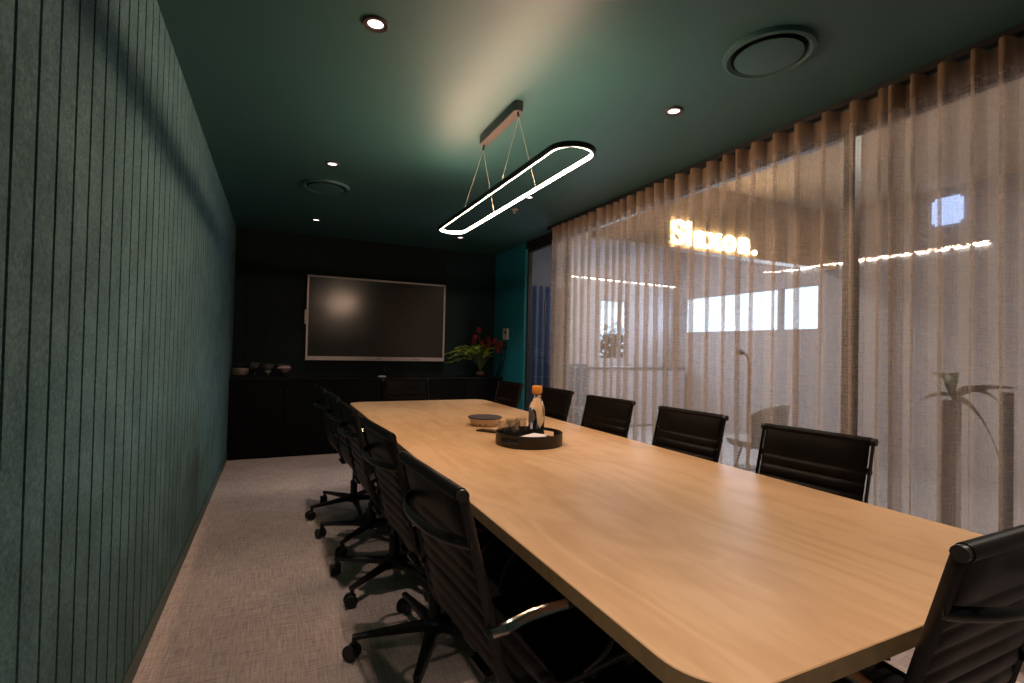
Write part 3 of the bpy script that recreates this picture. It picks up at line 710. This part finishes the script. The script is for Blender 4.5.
# led strips
def strip(p0, p1, lb, dash=.12, gap=.06):
    t = thing('strip_light', lb, 'light', (0, 0, 0), 0, 'LED strips round the outer room'); p0 = Vector(p0); p1 = Vector(p1); d = p1-p0; l = d.length; d.normalize(); q = 0
    b = bmn(); tube(b, [p0+Vector((0, 0, .014)), p1+Vector((0, 0, .014))], .010, 6); ch = obj('channel', b, 'mid_grey', t)
    b = bmn()
    while q < l:
        tube(b, [p0+d*q, p0+d*min(q+dash, l)], .0065, 6); q += dash+gap
    obj('diffuser', b, 'strip', t)
strip((4.32, YE-.011, 2.53), (6.78, YE-.011, 2.51), 'dotted warm LED strip on the end wall behind the left of the curtain')
strip((XF-.011, 2.61, 2.50), (XF-.011, 4.90, 2.51), 'thin warm LED strip on the far wall behind the right of the curtain')
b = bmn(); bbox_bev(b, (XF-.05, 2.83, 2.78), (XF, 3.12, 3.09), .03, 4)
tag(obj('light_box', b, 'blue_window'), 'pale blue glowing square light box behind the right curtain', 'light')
# tub chair
t = thing('tub_chair', 'rounded grey tub chair on thin legs seen through the curtain', 'chair', (4.30, 3.42, 0), math.radians(20))
def shell(u, vv):
    a = PI*(.05+.90*u)+PI; r = .27+.03*vv; hgt = .40+ (.40*vv)*(1-.25*abs(2*u-1)**3)
    return Vector((r*math.cos(a), r*math.sin(a)*.95, hgt))
b = bmn(); grid(b, shell, 30, 8); o = obj('backrest', b, 'tub', t); md = o.modifiers.new('s', 'SOLIDIFY'); md.thickness = .03
b = bmn(); lathe(b, [(.02, .38), (.25, .38), (.275, .41), (.27, .44), (.02, .46)], n=36); obj('seat', b, 'tub', t)
for a in (.7, 2.4, 3.9, 5.5):
    b = bmn(); tube(b, [(.14*math.cos(a), .14*math.sin(a), .39), (.26*math.cos(a), .26*math.sin(a), 0)], .009, 8); obj('leg', b, 'black_metal', t)
# floor lamp
t = thing('floor_lamp', 'slim dark pole lamp with hooked top seen through the curtain', 'lamp', (4.80, 3.93, 0))
b = bmn(); lathe(b, [(.12, 0), (.12, .015), (.02, .02)], n=24); obj('base', b, 'black_metal', t)
b = bmn(); tube(b, spline([(0, 0, .01), (.0, 0, .6), (.0, 0, 1.15), (-.02, .02, 1.26), (-.08, .06, 1.31)], 24), .016, 8); obj('pole', b, 'black_metal', t)
b = bmn(); lathe(b, [(.02, 0), (.05, -.05), (.048, -.05), (.018, 0)], (-.08, .06, 1.31), 18); obj('lamp_shade', b, 'black_metal', t)
# plant in tall planter
t = thing('potted_plant', 'large leaved plant in a tall grey planter behind the right curtain', 'plant', (3.44, 1.48, 0))
b = bmn(); bbox_bev(b, (-.04, -.035, 0), (.03, .035, 1.04), .008); obj('planter', b, 'planter', t)
def bigleaf(p0, ctrl, p1, wd):
    p0, ctrl, p1 = map(Vector, (p0, ctrl, p1))
    def fn(u, vv):
        c = p0*(1-u)**2+ctrl*2*u*(1-u)+p1*u*u; d = ((ctrl-p0)*(1-u)+(p1-ctrl)*u).normalized(); s = d.cross(Vector((0, 0, 1))).normalized(); s = (s+Vector((0, 0, .5))).normalized()
        ww = wd*math.sin(PI*min(1, .04+u*.96))**.7; q = 2*vv-1
        return c+s*ww*q-Vector((0, 0, abs(q)*ww*.3))
    b = bmn(); grid(b, fn, 14, 4); o = obj('leaf', b, 'dark_leaf', t, recalc=False)
for p0, cc, p1, wd in (((0, 0, 1.06), (.0, .08, 1.13), (0, .26, .93), .030), ((0, 0, 1.07), (0, -.02, 1.20), (0, .10, 1.19), .035), ((0, 0, 1.07), (0, -.14, 1.22), (0, -.26, .95), .045), ((0, 0, 1.05), (.05, -.10, 1.12), (.06, -.22, .62), .055), ((0, 0, 1.06), (.1, .05, 1.3), (.2, .1, 1.1), .04), ((0, 0, 1.05), (-.05, -.1, 1.16), (-.06, -.30, 1.13), .03)):
    bigleaf(p0, cc, p1, wd)
b = bmn(); bbox_bev(b, (3.70, 1.315, .02), (3.715, 1.375, 1.09), .003); bbox_bev(b, (3.64, 1.30, 0), (3.775, 1.39, .02), .003)
tag(obj('display_stand', b, 'blue_panel'), 'narrow blue grey standing panel beside the tall planter', 'panel')
b = bmn(); box(b, (XR+.25, YE-.03, 0), (4.19, YE, HO)); struct('trim_7', b, 'dark_wall')  # dark sheet over the end wall, its dimness painted as colour
# low cabinet against end wall, blue curtain
t = thing('low_cabinet', 'long pale low cabinet against the end wall behind the curtain', 'cabinet', (4.55, YE-.02, 0))
b = bmn(); bbox_bev(b, (0, -.42, .02), (2.1, 0, .98), .006); obj('body', b, 'outer_wall', t)
b = bmn(); bbox_bev(b, (-.01, -.44, .98), (2.11, 0, 1.01), .004); obj('top', b, 'mid_grey', t)
def bc(u, vv):
    return Vector((3.05+1.35*u, YE-.12+.03*math.sin(u*2*PI*11)+.01*math.sin(u*31), .05+2.25*vv))
b = bmn(); grid(b, bc, 160, 6); tag(obj('window_drape', b, 'blue_sheer', recalc=False), 'dim blue grey drape seen through the uncurtained glass door', 'curtain')
t = thing('armchair', 'dark low armchair behind the glass door, mostly hidden by the curtain edge', 'chair', (3.95, 6.35, 0))
b = bmn(); bbox_bev(b, (-.10, -.3, .12), (.5, .3, .42), .04, 3); obj('seat', b, 'blue_panel', t)
b = bmn(); bbox_bev(b, (-.10, .16, .42), (.5, .3, 1.06), .05, 3); obj('backrest', b, 'blue_panel', t)
for a, c in ((-.06, -.25), (.46, -.25), (-.06, .25), (.46, .25)):
    b = bmn(); tube(b, [(a, c, .13), (a, c, 0)], .015, 8); obj('leg', b, 'black_metal', t)
# outdoors: ground and a tree
b = bmn(); box(b, (XF+.2, -6, -.4), (30, 30, -.3)); box(b, (-2, YE+.2, -.4), (XF+.2, 30, -.3)); struct('ground', b, 'ground')
t = thing('tree', 'dark leafy tree outside the small window behind the curtain', 'tree', (7.7, 10.2, -.3))
b = bmn(); tube(b, [(0, 0, 0), (.05, 0, 1.0), (0, .05, 1.8)], [.12, .09, .05], 10); obj('trunk', b, 'bark', t)
b = bmn(); rr = random.Random(5)
for k in range(700):
    a = rr.uniform(0, 2*PI); e = rr.uniform(-1, 1); q = rr.random()**.4; p = Vector((.62*q*math.cos(a)*math.sqrt(1-e*e), .62*q*math.sin(a)*math.sqrt(1-e*e), 1.62+.62*q*e))
    leaflet(b, p, Vector((rr.uniform(-1, 1), rr.uniform(-1, 1), rr.uniform(-1, 1)+.01)), .16, .05, Vector((.1, .2, 1)))
obj('foliage', b, 'tree', t, smooth=False)
# made-up ceiling lamps, added to brighten the outer room
for i, (x, y) in enumerate(((4.8, .6), (4.6, 5.6))):
    t = thing('ceiling_panel', ['square ceiling lamp of the outer room, before the bulkhead', 'square ceiling lamp of the outer room, beyond the bulkhead'][i], 'light', (x, y, HO), 0, 'outer room ceiling lamps')
    b = bmn(); bbox_bev(b, (-.32, -.32, -.03), (.32, .32, 0), .004); obj('frame', b, 'mid_grey', t)
    l = bpy.data.lights.new('panel', 'AREA'); l.shape = 'SQUARE'; l.size = .6; l.energy = (95, 95)[i]; l.color = (1., .86, .72)
    lo = bpy.data.objects.new('panel_glow', l); COL.objects.link(lo); lo.location = (x, y, HO-.04)

# ------------------------------------------------------------------ daylight
w = bpy.data.worlds.new('sky'); SC.world = w; w.use_nodes = True; bg = w.node_tree.nodes['Background']
bg.inputs['Color'].default_value = (.72, .85, 1., 1); bg.inputs['Strength'].default_value = 4.
# daylight entering at the window openings
for loc, rot, sx, sy, e in (((XF-.02, 5.68, 1.945), (0, PI/2, 0), .6, 2.4, 90), ((5.4, YE-.02, 1.65), (-PI/2, 0, 0), .6, 1.0, 30)):
    l = bpy.data.lights.new('daylight', 'AREA'); l.shape = 'RECTANGLE'; l.size = sx; l.size_y = sy; l.energy = e; l.color = (.66, .80, 1.)
    lo = bpy.data.objects.new('daylight', l); COL.objects.link(lo); lo.location = loc; lo.rotation_euler = rot

# ------------------------------------------------------------------ camera
yaw, pitch, roll = .440399, .0149815, -.0227194
F = Vector((math.sin(yaw)*math.cos(pitch), math.cos(yaw)*math.cos(pitch), math.sin(pitch)))
R0 = Vector((math.cos(yaw), -math.sin(yaw), 0)); U0 = R0.cross(F)
R = R0*math.cos(roll)-U0*math.sin(roll); U = R0*math.sin(roll)+U0*math.cos(roll)
cam = bpy.data.cameras.new('camera'); co = bpy.data.objects.new('camera', cam); COL.objects.link(co)
Mx = Matrix((R, U, -F)).transposed().to_4x4(); Mx.translation = Vector((0, 0, 1.27)); co.matrix_world = Mx
cam.sensor_width = 36; cam.lens = 498.44/1024*36; cam.clip_start = .05
SC.camera = co
SC.view_settings.view_transform = 'Standard'; SC.view_settings.look = 'None'; SC.view_settings.gamma = 1; SC.view_settings.exposure = 0.1
SC.view_settings.use_curve_mapping = False
SC.cycles.max_bounces = 10; SC.cycles.diffuse_bounces = 5; SC.cycles.transparent_max_bounces = 32; SC.cycles.use_denoising = True
SC.cycles.sample_clamp_indirect = 6
